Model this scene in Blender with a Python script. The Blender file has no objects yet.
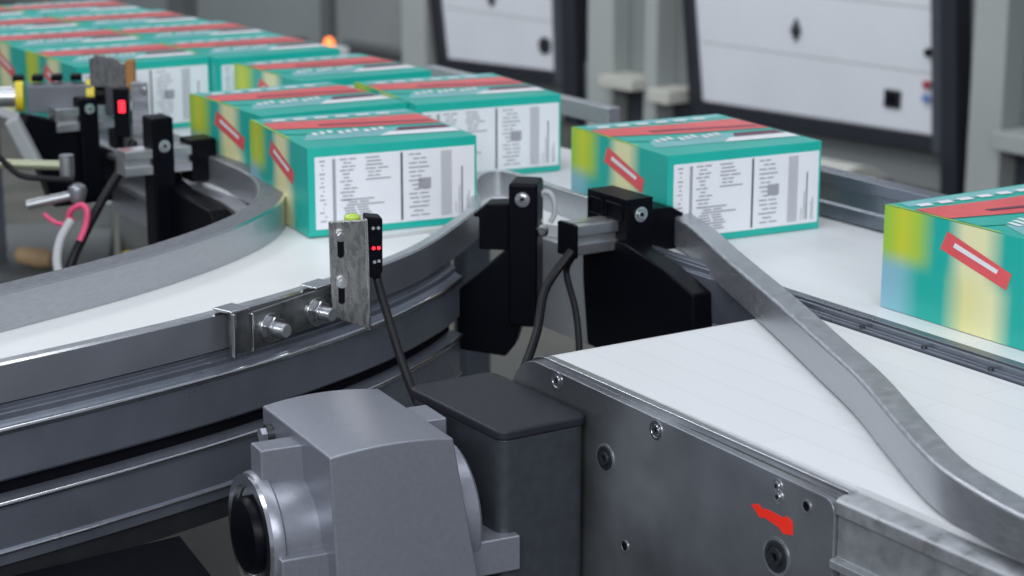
import bpy, bmesh, math, random
from mathutils import Vector, Matrix

random.seed(7)
S = bpy.context.scene
COL = S.collection
R = math.radians
Z0 = 1.05                                   # height of the conveyor belts above the floor

# lane frame: s runs along the line towards the viewer, n across it
A = Vector((math.cos(R(-57.5)), math.sin(R(-57.5)), 0))
N = Vector((-A.y, A.x, 0))
ROT_LANE = Matrix((N, -A, Vector((0, 0, 1)))).transposed()      # local x = across, local y = up the line


def LN(s, n, z=0.0):
    return A * s + N * n + Vector((0, 0, z + Z0))


def W(x, y, z=0.0):
    return Vector((x, y, z + Z0))


# ------------------------------------------------------------------ materials
MATS = {}


def mat(name, col, rough=0.5, metal=0.0, noise=0.0, scale=20.0, bump=0.0, rvar=0.0, emit=None, stretch=None, spec=None, coat=0.0):
    m = bpy.data.materials.new(name)
    m.use_nodes = True
    nt = m.node_tree
    b = nt.nodes['Principled BSDF']
    b.inputs['Base Color'].default_value = (*col, 1)
    b.inputs['Roughness'].default_value = rough
    b.inputs['Metallic'].default_value = metal
    if spec is not None:
        b.inputs['Specular IOR Level'].default_value = spec
    if coat:
        b.inputs['Coat Weight'].default_value = coat
        b.inputs['Coat Roughness'].default_value = 0.15
    if emit:
        b.inputs['Emission Color'].default_value = (*emit[0], 1)
        b.inputs['Emission Strength'].default_value = emit[1]
    tc = nt.nodes.new('ShaderNodeTexCoord')
    mp = nt.nodes.new('ShaderNodeMapping')
    nt.links.new(tc.outputs['Object'], mp.inputs['Vector'])
    if stretch:
        mp.inputs['Scale'].default_value = stretch
    nz = nt.nodes.new('ShaderNodeTexNoise')
    nz.inputs['Scale'].default_value = scale
    nz.inputs['Detail'].default_value = 5
    nt.links.new(mp.outputs['Vector'], nz.inputs['Vector'])
    if noise:
        mr = nt.nodes.new('ShaderNodeMapRange')
        mr.inputs['From Min'].default_value = 0.3
        mr.inputs['From Max'].default_value = 0.7
        mr.inputs['To Min'].default_value = 1 - noise
        mr.inputs['To Max'].default_value = 1 + noise
        nt.links.new(nz.outputs['Fac'], mr.inputs['Value'])
        mx = nt.nodes.new('ShaderNodeVectorMath')
        mx.operation = 'SCALE'
        mx.inputs[0].default_value = col
        nt.links.new(mr.outputs['Result'], mx.inputs['Scale'])
        nt.links.new(mx.outputs['Vector'], b.inputs['Base Color'])
    if rvar:
        mr = nt.nodes.new('ShaderNodeMapRange')
        mr.inputs['From Min'].default_value = 0.3
        mr.inputs['From Max'].default_value = 0.7
        mr.inputs['To Min'].default_value = max(0.02, rough - rvar)
        mr.inputs['To Max'].default_value = min(1, rough + rvar)
        nt.links.new(nz.outputs['Fac'], mr.inputs['Value'])
        nt.links.new(mr.outputs['Result'], b.inputs['Roughness'])
    if bump:
        bp = nt.nodes.new('ShaderNodeBump')
        bp.inputs['Strength'].default_value = bump
        bp.inputs['Distance'].default_value = 0.002
        nt.links.new(nz.outputs['Fac'], bp.inputs['Height'])
        nt.links.new(bp.outputs['Normal'], b.inputs['Normal'])
    MATS[name] = m
    return m


def slat_mat(name, col, ang, width, row, dark):
    """white modular belt: faint joints between its slats, laid out across the belt"""
    m = mat(name, col, rough=0.42, noise=0.03, scale=9)
    nt = m.node_tree
    b = nt.nodes['Principled BSDF']
    tc = nt.nodes.new('ShaderNodeTexCoord')
    mp = nt.nodes.new('ShaderNodeMapping')
    mp.inputs['Rotation'].default_value = (0, 0, ang)
    nt.links.new(tc.outputs['Object'], mp.inputs['Vector'])
    br = nt.nodes.new('ShaderNodeTexBrick')
    br.inputs['Color1'].default_value = (*col, 1)
    br.inputs['Color2'].default_value = (*[c * 0.975 for c in col], 1)
    br.inputs['Mortar'].default_value = (*[c * dark for c in col], 1)
    br.inputs['Scale'].default_value = 1
    br.inputs['Mortar Size'].default_value = 0.0022
    br.inputs['Mortar Smooth'].default_value = 1.0
    br.inputs['Brick Width'].default_value = width
    br.inputs['Row Height'].default_value = row
    nt.links.new(mp.outputs['Vector'], br.inputs['Vector'])
    nt.links.new(br.outputs['Color'], b.inputs['Base Color'])
    return m


mat('brushed_steel', (0.34, 0.355, 0.385), rough=0.36, metal=0.75, noise=0.16, scale=18, rvar=0.10, bump=0.10, stretch=(1, 1, 6))
mat('plate_steel', (0.27, 0.285, 0.31), rough=0.34, metal=0.75, noise=0.50, scale=4.5, rvar=0.16, bump=0.04)
mat('rail_steel', (0.46, 0.475, 0.505), rough=0.40, metal=0.85, noise=0.10, scale=60, rvar=0.08, bump=0.08, stretch=(1, 1, 8))
mat('frame_steel', (0.18, 0.197, 0.24), rough=0.30, metal=0.6, noise=0.18, scale=7, rvar=0.10, bump=0.04)
mat('dark_steel', (0.07, 0.075, 0.085), rough=0.45, metal=0.8, noise=0.15, scale=30)
mat('bright_steel', (0.72, 0.73, 0.74), rough=0.20, metal=1.0, noise=0.05, scale=80)
mat('scratched_steel', (0.36, 0.36, 0.35), rough=0.28, metal=0.9, noise=0.10, scale=180, rvar=0.10, bump=0.12, stretch=(1, 1, 0.35))
mat('aluminium', (0.52, 0.535, 0.56), rough=0.33, metal=0.9, noise=0.06, scale=50, rvar=0.05)
mat('cast_grey', (0.262, 0.272, 0.318), rough=0.36, metal=0.55, noise=0.05, scale=160, bump=0.10)
mat('box_grey', (0.055, 0.062, 0.074), rough=0.36, metal=0.4, noise=0.10, scale=70, bump=0.05)
mat('black_plastic', (0.0025, 0.003, 0.0055), rough=0.38, noise=0.15, scale=200, bump=0.10, spec=0.10)
mat('matte_black', (0.004, 0.004, 0.007), rough=0.8, noise=0.2, scale=40, spec=0.1)
mat('lid_black', (0.017, 0.018, 0.025), rough=0.5, noise=0.15, scale=60, bump=0.05, spec=0.3)
mat('rubber', (0.006, 0.006, 0.009), rough=0.5, spec=0.3)
mat('yellow', (0.65, 0.52, 0.02), rough=0.45, noise=0.1)
mat('green_led', (0.40, 0.55, 0.08), rough=0.15, emit=((0.5, 0.8, 0.1), 0.05))
mat('red_led', (0.9, 0.02, 0.03), rough=0.3, emit=((1, 0.02, 0.04), 1.6))
mat('orange_lamp', (1.0, 0.25, 0.05), rough=0.3, emit=((1, 0.22, 0.06), 1.6))
mat('red_sticker', (0.95, 0.03, 0.012), rough=0.4, noise=0.05)
mat('brown', (0.30, 0.13, 0.035), rough=0.5, noise=0.25, scale=12)
mat('tan', (0.45, 0.30, 0.16), rough=0.6, noise=0.25, scale=8)
mat('pink_wire', (0.75, 0.08, 0.20), rough=0.45)
mat('red_wire', (0.7, 0.03, 0.03), rough=0.45)
mat('grey_wire', (0.45, 0.46, 0.48), rough=0.5)
mat('white_plastic', (0.72, 0.73, 0.74), rough=0.4)
mat('olive_pipe', (0.33, 0.35, 0.24), rough=0.35, metal=0.4)
mat('cabinet_grey', (0.30, 0.32, 0.33), rough=0.55, noise=0.05, scale=3)
mat('wall_grey', (0.205, 0.225, 0.228), rough=0.75, noise=0.06, scale=1.5)
mat('wall_light', (0.33, 0.355, 0.35), rough=0.7, noise=0.05, scale=2)
mat('wall_dark', (0.10, 0.11, 0.115), rough=0.7, noise=0.08, scale=2)
mat('door_white', (0.62, 0.64, 0.69), rough=0.5, noise=0.03, scale=3)
mat('door_black', (0.012, 0.014, 0.022), rough=0.5, noise=0.1)
mat('door_dark', (0.045, 0.05, 0.065), rough=0.5, noise=0.1)
mat('cream', (0.48, 0.48, 0.44), rough=0.55)
mat('machine_red', (0.35, 0.04, 0.06), rough=0.5)
mat('smooth_steel', (0.27, 0.285, 0.32), rough=0.36, metal=0.7, noise=0.06, scale=12, rvar=0.05)
mat('dull_plate', (0.17, 0.175, 0.18), rough=0.32, metal=0.85, noise=0.25, scale=40, rvar=0.1, bump=0.05)
mat('barrel_grey', (0.12, 0.13, 0.15), rough=0.5, noise=0.06)
mat('beam_steel', (0.31, 0.325, 0.345), rough=0.34, metal=0.45, noise=0.22, scale=45, rvar=0.1)
mat('milled_dimmed_steel', (0.20, 0.21, 0.235), rough=0.5, metal=0.8, noise=0.16, scale=110, bump=0.12, stretch=(1, 1, 4))  # milled rail top; its dim reflection is also put into the darker colour
mat('panel_grey', (0.34, 0.36, 0.39), rough=0.45, metal=0.2, noise=0.06, scale=5)
mat('floor_grey', (0.072, 0.072, 0.064), rough=0.5, noise=0.25, scale=2.5, rvar=0.1)
mat('teal', (0.010, 0.42, 0.35), rough=0.38, noise=0.05, scale=8, coat=0.15)
mat('pale_teal', (0.20, 0.50, 0.52), rough=0.4, noise=0.12, scale=10, coat=0.15)
mat('band_red', (0.74, 0.10, 0.11), rough=0.4, noise=0.12, scale=12, coat=0.15)
mat('maroon', (0.12, 0.035, 0.07), rough=0.4)
mat('print_white', (0.78, 0.79, 0.82), rough=0.45)
mat('panel_white', (0.76, 0.77, 0.81), rough=0.5, noise=0.02, scale=20)
mat('lime', (0.36, 0.60, 0.05), rough=0.4, noise=0.15, scale=14)
mat('print_yellow', (0.70, 0.66, 0.06), rough=0.4, noise=0.1, scale=14)
mat('print_cream', (0.80, 0.78, 0.45), rough=0.4, noise=0.06, scale=14)
mat('print_blue', (0.13, 0.22, 0.48), rough=0.4)
mat('ink', (0.09, 0.09, 0.11), rough=0.6)
mat('ink_grey', (0.33, 0.33, 0.37), rough=0.6)
slat_mat('belt_near', (0.74, 0.75, 0.77), R(57.5), 50.0, 0.056, 0.90)
slat_mat('belt_lane', (0.72, 0.73, 0.75), R(57.5), 50.0, 0.06, 0.92)
mat('belt_curve', (0.76, 0.77, 0.77), rough=0.4, noise=0.03, scale=6)


BW, BL, BH = 0.288, 0.30, 0.142


def side_print():
    """carton side artwork: soft lime, cream and pale blue fields on teal"""
    m = mat('side_print', (0, 0.4, 0.35), rough=0.38, coat=0.15)
    nt = m.node_tree
    L_ = nt.links.new
    sx = nt.nodes.new('ShaderNodeSeparateXYZ')
    tc = nt.nodes.new('ShaderNodeTexCoord')
    L_(tc.outputs['Object'], sx.inputs['Vector'])

    def rng(sock, a, b, kind='LINEAR'):
        r = nt.nodes.new('ShaderNodeMapRange')
        r.interpolation_type = kind
        r.inputs['From Min'].default_value = a
        r.inputs['From Max'].default_value = b
        L_(sock, r.inputs['Value'])
        return r.outputs['Result']
    u = rng(sx.outputs['Y'], BL / 2, -BL / 2)
    v = rng(sx.outputs['Z'], BH * 0.38, BH * 0.62, 'SMOOTHSTEP')
    teal = (0.010, 0.42, 0.35, 1)
    cream = (0.80, 0.78, 0.45, 1)

    def ramp(stops):
        r = nt.nodes.new('ShaderNodeValToRGB')
        e = r.color_ramp.elements
        while len(e) < len(stops):
            e.new(0.5)
        for k, (p, c) in enumerate(stops):
            e[k].position = p
            e[k].color = c
        L_(u, r.inputs['Fac'])
        return r.outputs['Color']
    up = ramp([(0.0, (0.30, 0.58, 0.06, 1)), (0.12, (0.60, 0.64, 0.04, 1)), (0.22, (0.40, 0.60, 0.06, 1)), (0.33, teal), (0.40, teal), (0.50, cream), (0.62, cream), (0.74, teal)])
    lo = ramp([(0.0, (0.26, 0.50, 0.62, 1)), (0.12, (0.22, 0.50, 0.58, 1)), (0.24, teal), (0.38, teal), (0.52, (0.78, 0.74, 0.34, 1)), (0.68, cream), (0.80, teal)])
    mx = nt.nodes.new('ShaderNodeMix')
    mx.data_type = 'RGBA'
    L_(v, mx.inputs[0])
    L_(lo, mx.inputs[6])
    L_(up, mx.inputs[7])
    L_(mx.outputs[2], nt.nodes['Principled BSDF'].inputs['Base Color'])


side_print()


# ------------------------------------------------------------------ mesh builder
class MB:
    def __init__(self):
        self.v, self.f, self.m, self.names = [], [], [], []

    def mi(self, name):
        if name not in self.names:
            self.names.append(name)
        return self.names.index(name)

    def add(self, verts, faces, m):
        o = len(self.v)
        self.v += [Vector(p) for p in verts]
        k = self.mi(m)
        for f in faces:
            self.f.append([o + i for i in f])
            self.m.append(k)
        return self

    def hexa(self, p, m):
        """eight corners: bottom ring of four, then top ring of four"""
        return self.add(p, [(3, 2, 1, 0), (4, 5, 6, 7), (0, 1, 5, 4), (1, 2, 6, 5), (2, 3, 7, 6), (3, 0, 4, 7)], m)

    def box(self, c, size, m, rot=None):
        c = Vector(c)
        hx, hy, hz = [d / 2 for d in size]
        pts = [(-hx, -hy, -hz), (hx, -hy, -hz), (hx, hy, -hz), (-hx, hy, -hz), (-hx, -hy, hz), (hx, -hy, hz), (hx, hy, hz), (-hx, hy, hz)]
        pts = [Vector(q) for q in pts]
        if rot is not None:
            pts = [rot @ q for q in pts]
        return self.hexa([c + q for q in pts], m)

    def prism(self, ring, vec, m):
        vec = Vector(vec)
        n = len(ring)
        ring = [Vector(p) for p in ring]
        a = [p for p in ring] + [p + vec for p in ring]
        fs = [tuple(reversed(range(n))), tuple(range(n, 2 * n))]
        fs += [(i, (i + 1) % n, n + (i + 1) % n, n + i) for i in range(n)]
        return self.add(a, fs, m)

    def cyl(self, p, q, r, m, seg=28, r2=None):
        p, q = Vector(p), Vector(q)
        r2 = r if r2 is None else r2
        d = (q - p).normalized()
        x = d.orthogonal().normalized()
        y = d.cross(x)
        a = [p + (x * math.cos(t) + y * math.sin(t)) * r for t in [2 * math.pi * i / seg for i in range(seg)]]
        b = [q + (x * math.cos(t) + y * math.sin(t)) * r2 for t in [2 * math.pi * i / seg for i in range(seg)]]
        fs = [tuple(reversed(range(seg))), tuple(range(seg, 2 * seg))]
        fs += [(i, (i + 1) % seg, seg + (i + 1) % seg, seg + i) for i in range(seg)]
        return self.add(a + b, fs, m)

    def lathe(self, p, d, prof, m, seg=40):
        """profile of (distance along d, radius)"""
        p, d = Vector(p), Vector(d).normalized()
        x = d.orthogonal().normalized()
        y = d.cross(x)
        vs = []
        for h, r in prof:
            for i in range(seg):
                t = 2 * math.pi * i / seg
                vs.append(p + d * h + (x * math.cos(t) + y * math.sin(t)) * r)
        fs = []
        for k in range(len(prof) - 1):
            for i in range(seg):
                j = (i + 1) % seg
                fs.append((k * seg + i, k * seg + j, (k + 1) * seg + j, (k + 1) * seg + i))
        fs.append(tuple(reversed(range(seg))))
        fs.append(tuple(range((len(prof) - 1) * seg, len(prof) * seg)))
        return self.add(vs, fs, m)

    def tube(self, pts, r, m, seg=10, sub=8):
        pts = smooth([Vector(p) for p in pts], sub)
        vs, fs = [], []
        up = None
        for i, p in enumerate(pts):
            d = (pts[min(i + 1, len(pts) - 1)] - pts[max(i - 1, 0)]).normalized()
            if up is None:
                up = d.orthogonal().normalized()
            up = (up - d * up.dot(d)).normalized()
            y = d.cross(up)
            for k in range(seg):
                t = 2 * math.pi * k / seg
                vs.append(p + (up * math.cos(t) + y * math.sin(t)) * r)
        for i in range(len(pts) - 1):
            for k in range(seg):
                j = (k + 1) % seg
                fs.append((i * seg + k, i * seg + j, (i + 1) * seg + j, (i + 1) * seg + k))
        fs.append(tuple(reversed(range(seg))))
        fs.append(tuple(range((len(pts) - 1) * seg, len(pts) * seg)))
        return self.add(vs, fs, m)

    def sweep(self, path, prof, m, other=None):
        """closed profile of (d, z): d to the right of the path, z above the belt"""
        path = [Vector((p[0], p[1], 0)) for p in path]
        k = len(prof)
        vs, fs, ex = [], [], []
        for i, p in enumerate(path):
            d = (path[min(i + 1, len(path) - 1)] - path[max(i - 1, 0)]).normalized()
            rn = Vector((d.y, -d.x, 0))
            for (o, z) in prof:
                q = p + rn * o
                vs.append(Vector((q.x, q.y, z + Z0)))
        for i in range(len(path) - 1):
            for j in range(k):
                f = (i * k + j, i * k + (j + 1) % k, (i + 1) * k + (j + 1) % k, (i + 1) * k + j)
                if other and j in other:
                    ex.append((f, other[j]))
                else:
                    fs.append(f)
        fs.append(tuple(range(k)))
        fs.append(tuple(reversed(range((len(path) - 1) * k, len(path) * k))))
        o = len(self.v)
        self.add(vs, fs, m)
        for f, mt in ex:
            self.f.append([o + q for q in f])
            self.m.append(self.mi(mt))
        return self

    def build(self, name, parent=None, bevel=0.0, seg=2, angle=35):
        off = origin(parent)
        me = bpy.data.meshes.new(name)
        me.from_pydata([tuple(p - off) for p in self.v], [], self.f)
        for n in self.names:
            me.materials.append(MATS[n])
        me.polygons.foreach_set('material_index', self.m)
        bm = bmesh.new()
        bm.from_mesh(me)
        bmesh.ops.recalc_face_normals(bm, faces=bm.faces)
        bm.to_mesh(me)
        bm.free()
        me.polygons.foreach_set('use_smooth', [True] * len(me.polygons))
        me.set_sharp_from_angle(angle=R(angle))
        o = bpy.data.objects.new(name, me)
        COL.objects.link(o)
        if parent is not None:
            o.parent = parent
        if bevel:
            b = o.modifiers.new('edges', 'BEVEL')
            b.width = bevel
            b.segments = seg
            b.limit_method = 'ANGLE'
            b.angle_limit = R(40)
            b.harden_normals = True
        return o


def origin(o):
    v = Vector((0, 0, 0))
    while o is not None:
        v += o.location
        o = o.parent
    return v


def smooth(P, sub=8):
    if len(P) < 3:
        return P
    out = []
    for i in range(len(P) - 1):
        p0, p1, p2, p3 = P[max(i - 1, 0)], P[i], P[i + 1], P[min(i + 2, len(P) - 1)]
        for k in range(sub):
            t = k / sub
            out.append(0.5 * ((2 * p1) + (p2 - p0) * t + (2 * p0 - 5 * p1 + 4 * p2 - p3) * t * t + (3 * p1 - p0 - 3 * p2 + p3) * t ** 3))
    out.append(P[-1])
    return out


def path2(pts, sub=8):
    return [(p.x, p.y) for p in smooth([Vector((x, y, 0)) for x, y in pts], sub)]


def tag(o, label, cat, group=None):
    o['label'] = label
    o['category'] = cat
    if group:
        o['group'] = group
    return o


def thing(name, label, cat, loc, group=None):
    o = bpy.data.objects.new(name, None)
    o.empty_display_size = 0.05
    o.location = loc
    COL.objects.link(o)
    return tag(o, label, cat, group)


def struct(o):
    o['kind'] = 'structure'
    return o


def bolt_head(p, d, r, parent, name='bolt', ring='bright_steel', h=0.004, socket=True):
    """round socket head screw: collar ring, head and dark hexagonal recess"""
    p, d = Vector(p), Vector(d).normalized()
    m = MB()
    m.lathe(p, d, [(0, r), (h * 0.5, r), (h * 0.5, r * 0.78), (h * 0.15, r * 0.74), (h * 0.15, r * 0.62), (h, r * 0.58), (h, r * 0.3), (h * 0.2, r * 0.28)], ring, 28)
    if socket:
        m.cyl(p + d * h * 0.2, p + d * h * 0.3, r * 0.28, 'matte_black', 6)
    return m.build(name, parent)


# ------------------------------------------------------------------ rails and belts: plan shapes
OUT = path2([(-1.12, 1.78), (-0.90, 1.94), (-0.74, 2.075), (-0.59, 2.215), (-0.485, 2.317), (-0.376, 2.432), (-0.278, 2.553), (-0.182, 2.700), (-0.115, 2.845), (-0.052, 3.077)])
OUTF = path2([(-1.12, 1.78), (-0.90, 1.94), (-0.74, 2.075), (-0.59, 2.215), (-0.485, 2.317), (-0.376, 2.432), (-0.278, 2.553), (-0.182, 2.700), (-0.115, 2.845), (-0.088, 2.935)])
INN = path2([(-1.05, 2.02), (-0.86, 2.29), (-0.669, 2.531), (-0.533, 2.715), (-0.448, 2.865), (-0.400, 2.982), (-0.376, 3.08), (-0.371, 3.17), (-0.383, 3.27), (-0.412, 3.365), (-0.472, 3.48), (-0.560, 3.62), (-0.70, 3.84), (-1.0, 4.31), (-1.5, 5.095)])

# ================================================================== THE ROOM
wd = Vector((0.636, -0.772, 0)).normalized()
wn = Vector((-0.772, -0.636, 0)).normalized()
P0 = Vector((1.4861, 9.1074, 0))


def WL(w, z, out=0.0):
    p = P0 + wd * w + wn * out
    return Vector((p.x, p.y, z + Z0))


def wbox(m, w0, w1, z0, z1, o0, o1, mt):
    m.hexa([WL(w0, z0, o1), WL(w1, z0, o1), WL(w1, z0, o0), WL(w0, z0, o0), WL(w0, z1, o1), WL(w1, z1, o1), WL(w1, z1, o0), WL(w0, z1, o0)], mt)


fl = MB()
fl.prism([(-14, -4, -0.1), (9, -4, -0.1), (9, 22, -0.1), (-14, 22, -0.1)], (0, 0, 0.1), 'floor_grey')
struct(fl.build('floor'))
m = MB()
wbox(m, -14, 6, -Z0, 2.6, -0.2, 0.0, 'wall_grey')
struct(m.build('wall_back'))


def trim(i, w0, w1, z0, z1, out, mt):
    m = MB()
    wbox(m, w0, w1, z0, z1, 0.0, out, mt)
    o = m.build('trim_%d' % i, None, 0.008)
    return struct(o)


trim(1, -1.585, -1.39, -Z0, 2.4, 0.12, 'wall_light')
trim(2, -1.14, -1.05, -Z0, 2.4, 0.14, 'wall_light')
trim(3, 0.86, 1.03, -Z0, 2.4, 0.14, 'wall_light')
trim(4, -3.22, -2.99, -Z0, 2.4, 0.10, 'wall_light')
trim(5, -5.86, -5.66, -Z0, 2.4, 0.12, 'wall_dark')
trim(6, -4.11, -4.02, -Z0, 2.4, 0.06, 'wall_dark')
trim(7, -3.88, -3.22, -0.86, -0.82, 0.06, 'wall_dark')
trim(8, -1.70, -1.60, -Z0, -0.72, 0.05, 'wall_dark')
trim(9, -7.3, -7.2, -Z0, 2.4, 0.08, 'wall_dark')
# darker recesses between the pilasters
trim(10, -1.39, -1.14, -0.74, 2.4, 0.015, 'wall_grey')
trim(11, -1.39, -1.14, -Z0, -0.78, 0.02, 'door_dark')
trim(12, -1.05, -0.93, -Z0, -0.80, 0.02, 'door_dark')
# ledges
trim(13, -1.39, -1.14, -0.80, -0.74, 0.22, 'cream')
trim(14, -1.05, -0.90, -0.84, -0.77, 0.20, 'cream')
trim(15, 1.03, 1.9, -0.79, -0.71, 0.20, 'wall_light')
trim(16, 1.03, 1.9, -Z0, -0.79, 0.03, 'door_dark')


def door(i, bl, br, tl, tr, fb, fl_, fr0, fr1, zs):
    """white hatch panel in a wide black frame; corners are (w, z)"""
    zt = 1.4

    def ext(b, t):                                   # run an edge on up to the top of the door
        k = (t[0] - b[0]) / (t[1] - b[1])
        return b[0] + k * (zt - b[1])
    TL, TR = ext(bl, tl), ext(br, tr)
    root = bpy.data.objects.new('door_%d' % i, None)
    root.location = WL((bl[0] + br[0]) / 2, -Z0, 0)
    COL.objects.link(root)
    struct(root)
    m = MB()
    m.prism([WL(bl[0], bl[1], 0.03), WL(br[0], br[1], 0.03), WL(TR, zt, 0.03), WL(TL, zt, 0.03)], wn * 0.03, 'door_white')
    for k in range(1, 5):                            # shallow joints between the panel's slats
        z = bl[1] + 0.28 * k
        m.prism([WL(bl[0] + 0.02 - 0.1 * k * 0.28, z, 0.058), WL(br[0] - 0.02, z, 0.058), WL(br[0] - 0.02, z + 0.006, 0.058), WL(bl[0] + 0.02 - 0.1 * k * 0.28, z + 0.006, 0.058)], wn * 0.0025, 'cabinet_grey')
    m.build('door_panel', root)
    m = MB()
    m.prism([WL(bl[0] - fl_, bl[1] - fb, 0.0), WL(br[0], br[1] - fb, 0.0), WL(br[0], br[1], 0.0), WL(bl[0], bl[1], 0.0)], wn * 0.09, 'door_black')
    m.prism([WL(bl[0] - fl_, bl[1] - fb, 0.0), WL(bl[0], bl[1], 0.0), WL(TL, zt, 0.0), WL(TL - fl_, zt, 0.0)], wn * 0.09, 'door_black')
    m.prism([WL(TL - fl_, zt, 0.0), WL(TR, zt, 0.0), WL(TR, zt + 0.1, 0.0), WL(TL - fl_, zt + 0.1, 0.0)], wn * 0.09, 'door_black')
    m.prism([WL(br[0], br[1] - fb, 0.0), WL(br[0] + fr0, br[1] - fb, 0.0), WL(TR + fr0, zt + 0.1, 0.0), WL(TR, zt + 0.1, 0.0)], wn * 0.09, 'door_dark')
    m.prism([WL(br[0] + fr0, -Z0, 0.0), WL(br[0] + fr1, -Z0, 0.0), WL(TR + fr1, zt + 0.1, 0.0), WL(TR + fr0, zt + 0.1, 0.0)], wn * 0.11, 'door_black')
    m.build('door_frame', root, 0.006)
    return root


d2 = door(2, (-0.80, -0.815), (0.635, -0.795), (-0.865, -0.33), (0.59, -0.23), 0.075, 0.06, 0.075, 0.16, 0)
m = MB()
m.prism([WL(0.34, -0.705, 0.06), WL(0.43, -0.705, 0.06), WL(0.43, -0.625, 0.06), WL(0.34, -0.625, 0.06)], wn * 0.012, 'door_black')
m.prism([WL(0.355, -0.69, 0.072), WL(0.415, -0.69, 0.072), WL(0.415, -0.64, 0.072), WL(0.355, -0.64, 0.072)], wn * 0.006, 'matte_black')
m.build('pull_handle', d2, 0.004)
m = MB()
m.prism([WL(-0.20, -0.47, 0.06), WL(-0.17, -0.42, 0.06), WL(-0.20, -0.36, 0.06), WL(-0.23, -0.42, 0.06)], wn * 0.015, 'door_dark')
m.cyl(WL(-0.20, -0.415, 0.075), WL(-0.20, -0.415, 0.095), 0.012, 'dark_steel', 14)
m.build('latch', d2, 0.003)
m = MB()
for z, mt in ((-0.44, 'matte_black'), (-0.58, 'machine_red'), (-0.64, 'print_blue')):
    m.cyl(WL(0.575, z, 0.06), WL(0.575, z, 0.08), 0.018, mt, 14)
m.build('edge_knob', d2)
d1 = door(1, (-2.83, -0.82), (-1.88, -0.79), (-2.88, -0.52), (-1.90, -0.44), 0.07, 0.075, 0.10, 0.21, 0)
m = MB()
m.lathe(WL(-1.985, -0.665, 0.06), wn, [(0, 0.045), (0.012, 0.045), (0.014, 0.03), (0.006, 0.026)], 'door_black', 20)
m.build('pull_handle', d1)
m = MB()
m.prism([WL(-2.43, -0.50, 0.06), WL(-2.40, -0.46, 0.06), WL(-2.43, -0.40, 0.06), WL(-2.46, -0.46, 0.06)], wn * 0.015, 'door_dark')
m.cyl(WL(-2.43, -0.455, 0.075), WL(-2.43, -0.455, 0.09), 0.012, 'dark_steel', 14)
m.build('latch', d1, 0.003)

# low machine under the right hatch
t = thing('floor_machine', 'low grey floor machine with cream cover and red stripe below the right hatch', 'machine', WL(0.42, -Z0, 0.55))
m = MB()
wbox(m, 0.12, 0.72, -Z0, -0.93, 0.42, 0.80, 'wall_dark')
m.build('body', t, 0.015)
m = MB()
ring = [WL(0.10, -0.93, 0.40 + 0.42 * k / 8) + Vector((0, 0, 0.07 * math.sin(math.pi * k / 8))) for k in range(9)]
m.prism(ring, wd * 0.58, 'cream')
m.build('cover', t, 0.004)
m = MB()
wbox(m, 0.40, 0.66, -1.02, -0.985, 0.80, 0.806, 'machine_red')
m.build('stripe', t)

# far left background
t = thing('signal_lamp', 'small white control device with glowing orange lamp beside the left hatch', 'lamp', WL(-3.59, -Z0, 0.35))
m = MB()
wbox(m, -3.565, -3.46, -0.900, -0.80, 0.30, 0.40, 'white_plastic')
wbox(m, -3.54, -3.485, -Z0, -0.900, 0.33, 0.37, 'cabinet_grey')
m.build('body', t, 0.008)
m = MB()
m.lathe(WL(-3.59, -0.820, 0.35), (0, 0, 1), [(0, 0.026), (0.03, 0.032), (0.055, 0.025), (0.066, 0.01)], 'orange_lamp', 18)
m.build('lamp_lens', t)
m = MB()
m.lathe(WL(-3.98, -Z0, 0.3), (0, 0, 1), [(0, 0.10), (0.06, 0.10), (0.08, 0.06), (0.16, 0.055), (0.20, 0.07), (0.25, 0.05), (0.26, 0.02)], 'wall_dark', 20)
tag(m.build('floor_canister'), 'dark rounded canister on the floor left of the orange lamp', 'canister')
m = MB()
m.lathe(WL(-7.05, -Z0, 0.4), (0, 0, 1), [(0, 0.12), (0.10, 0.12), (0.13, 0.10), (0.2, 0.10), (0.22, 0.05)], 'brown', 20)
tag(m.build('storage_drum'), 'small rusty brown drum far back behind the box rows', 'drum')
m = MB()
for k in range(3):
    wbox(m, -8.3 + k * 0.32, -8.06 + k * 0.32, -Z0, -0.85 - 0.03 * k, 0.3, 0.6, 'wall_dark' if k % 2 else 'wall_light')
t = thing('machine_cabinet', 'grey machine cabinets far back at the left end of the wall', 'cabinet', WL(-7.9, -Z0, 0.45))
m.build('housing', t, 0.01)

# ================================================================== STRAIGHT LANE CONVEYOR
lane = thing('lane_conveyor', 'long straight white conveyor carrying the double row of boxes to the right', 'conveyor', LN(-3.0, 1.9, -Z0))


def lane_box(m, s0, s1, n0, n1, z0, z1, mt):
    m.hexa([LN(s1, n0, z0), LN(s1, n1, z0), LN(s0, n1, z0), LN(s0, n0, z0), LN(s1, n0, z1), LN(s1, n1, z1), LN(s0, n1, z1), LN(s0, n0, z1)], mt)


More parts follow.
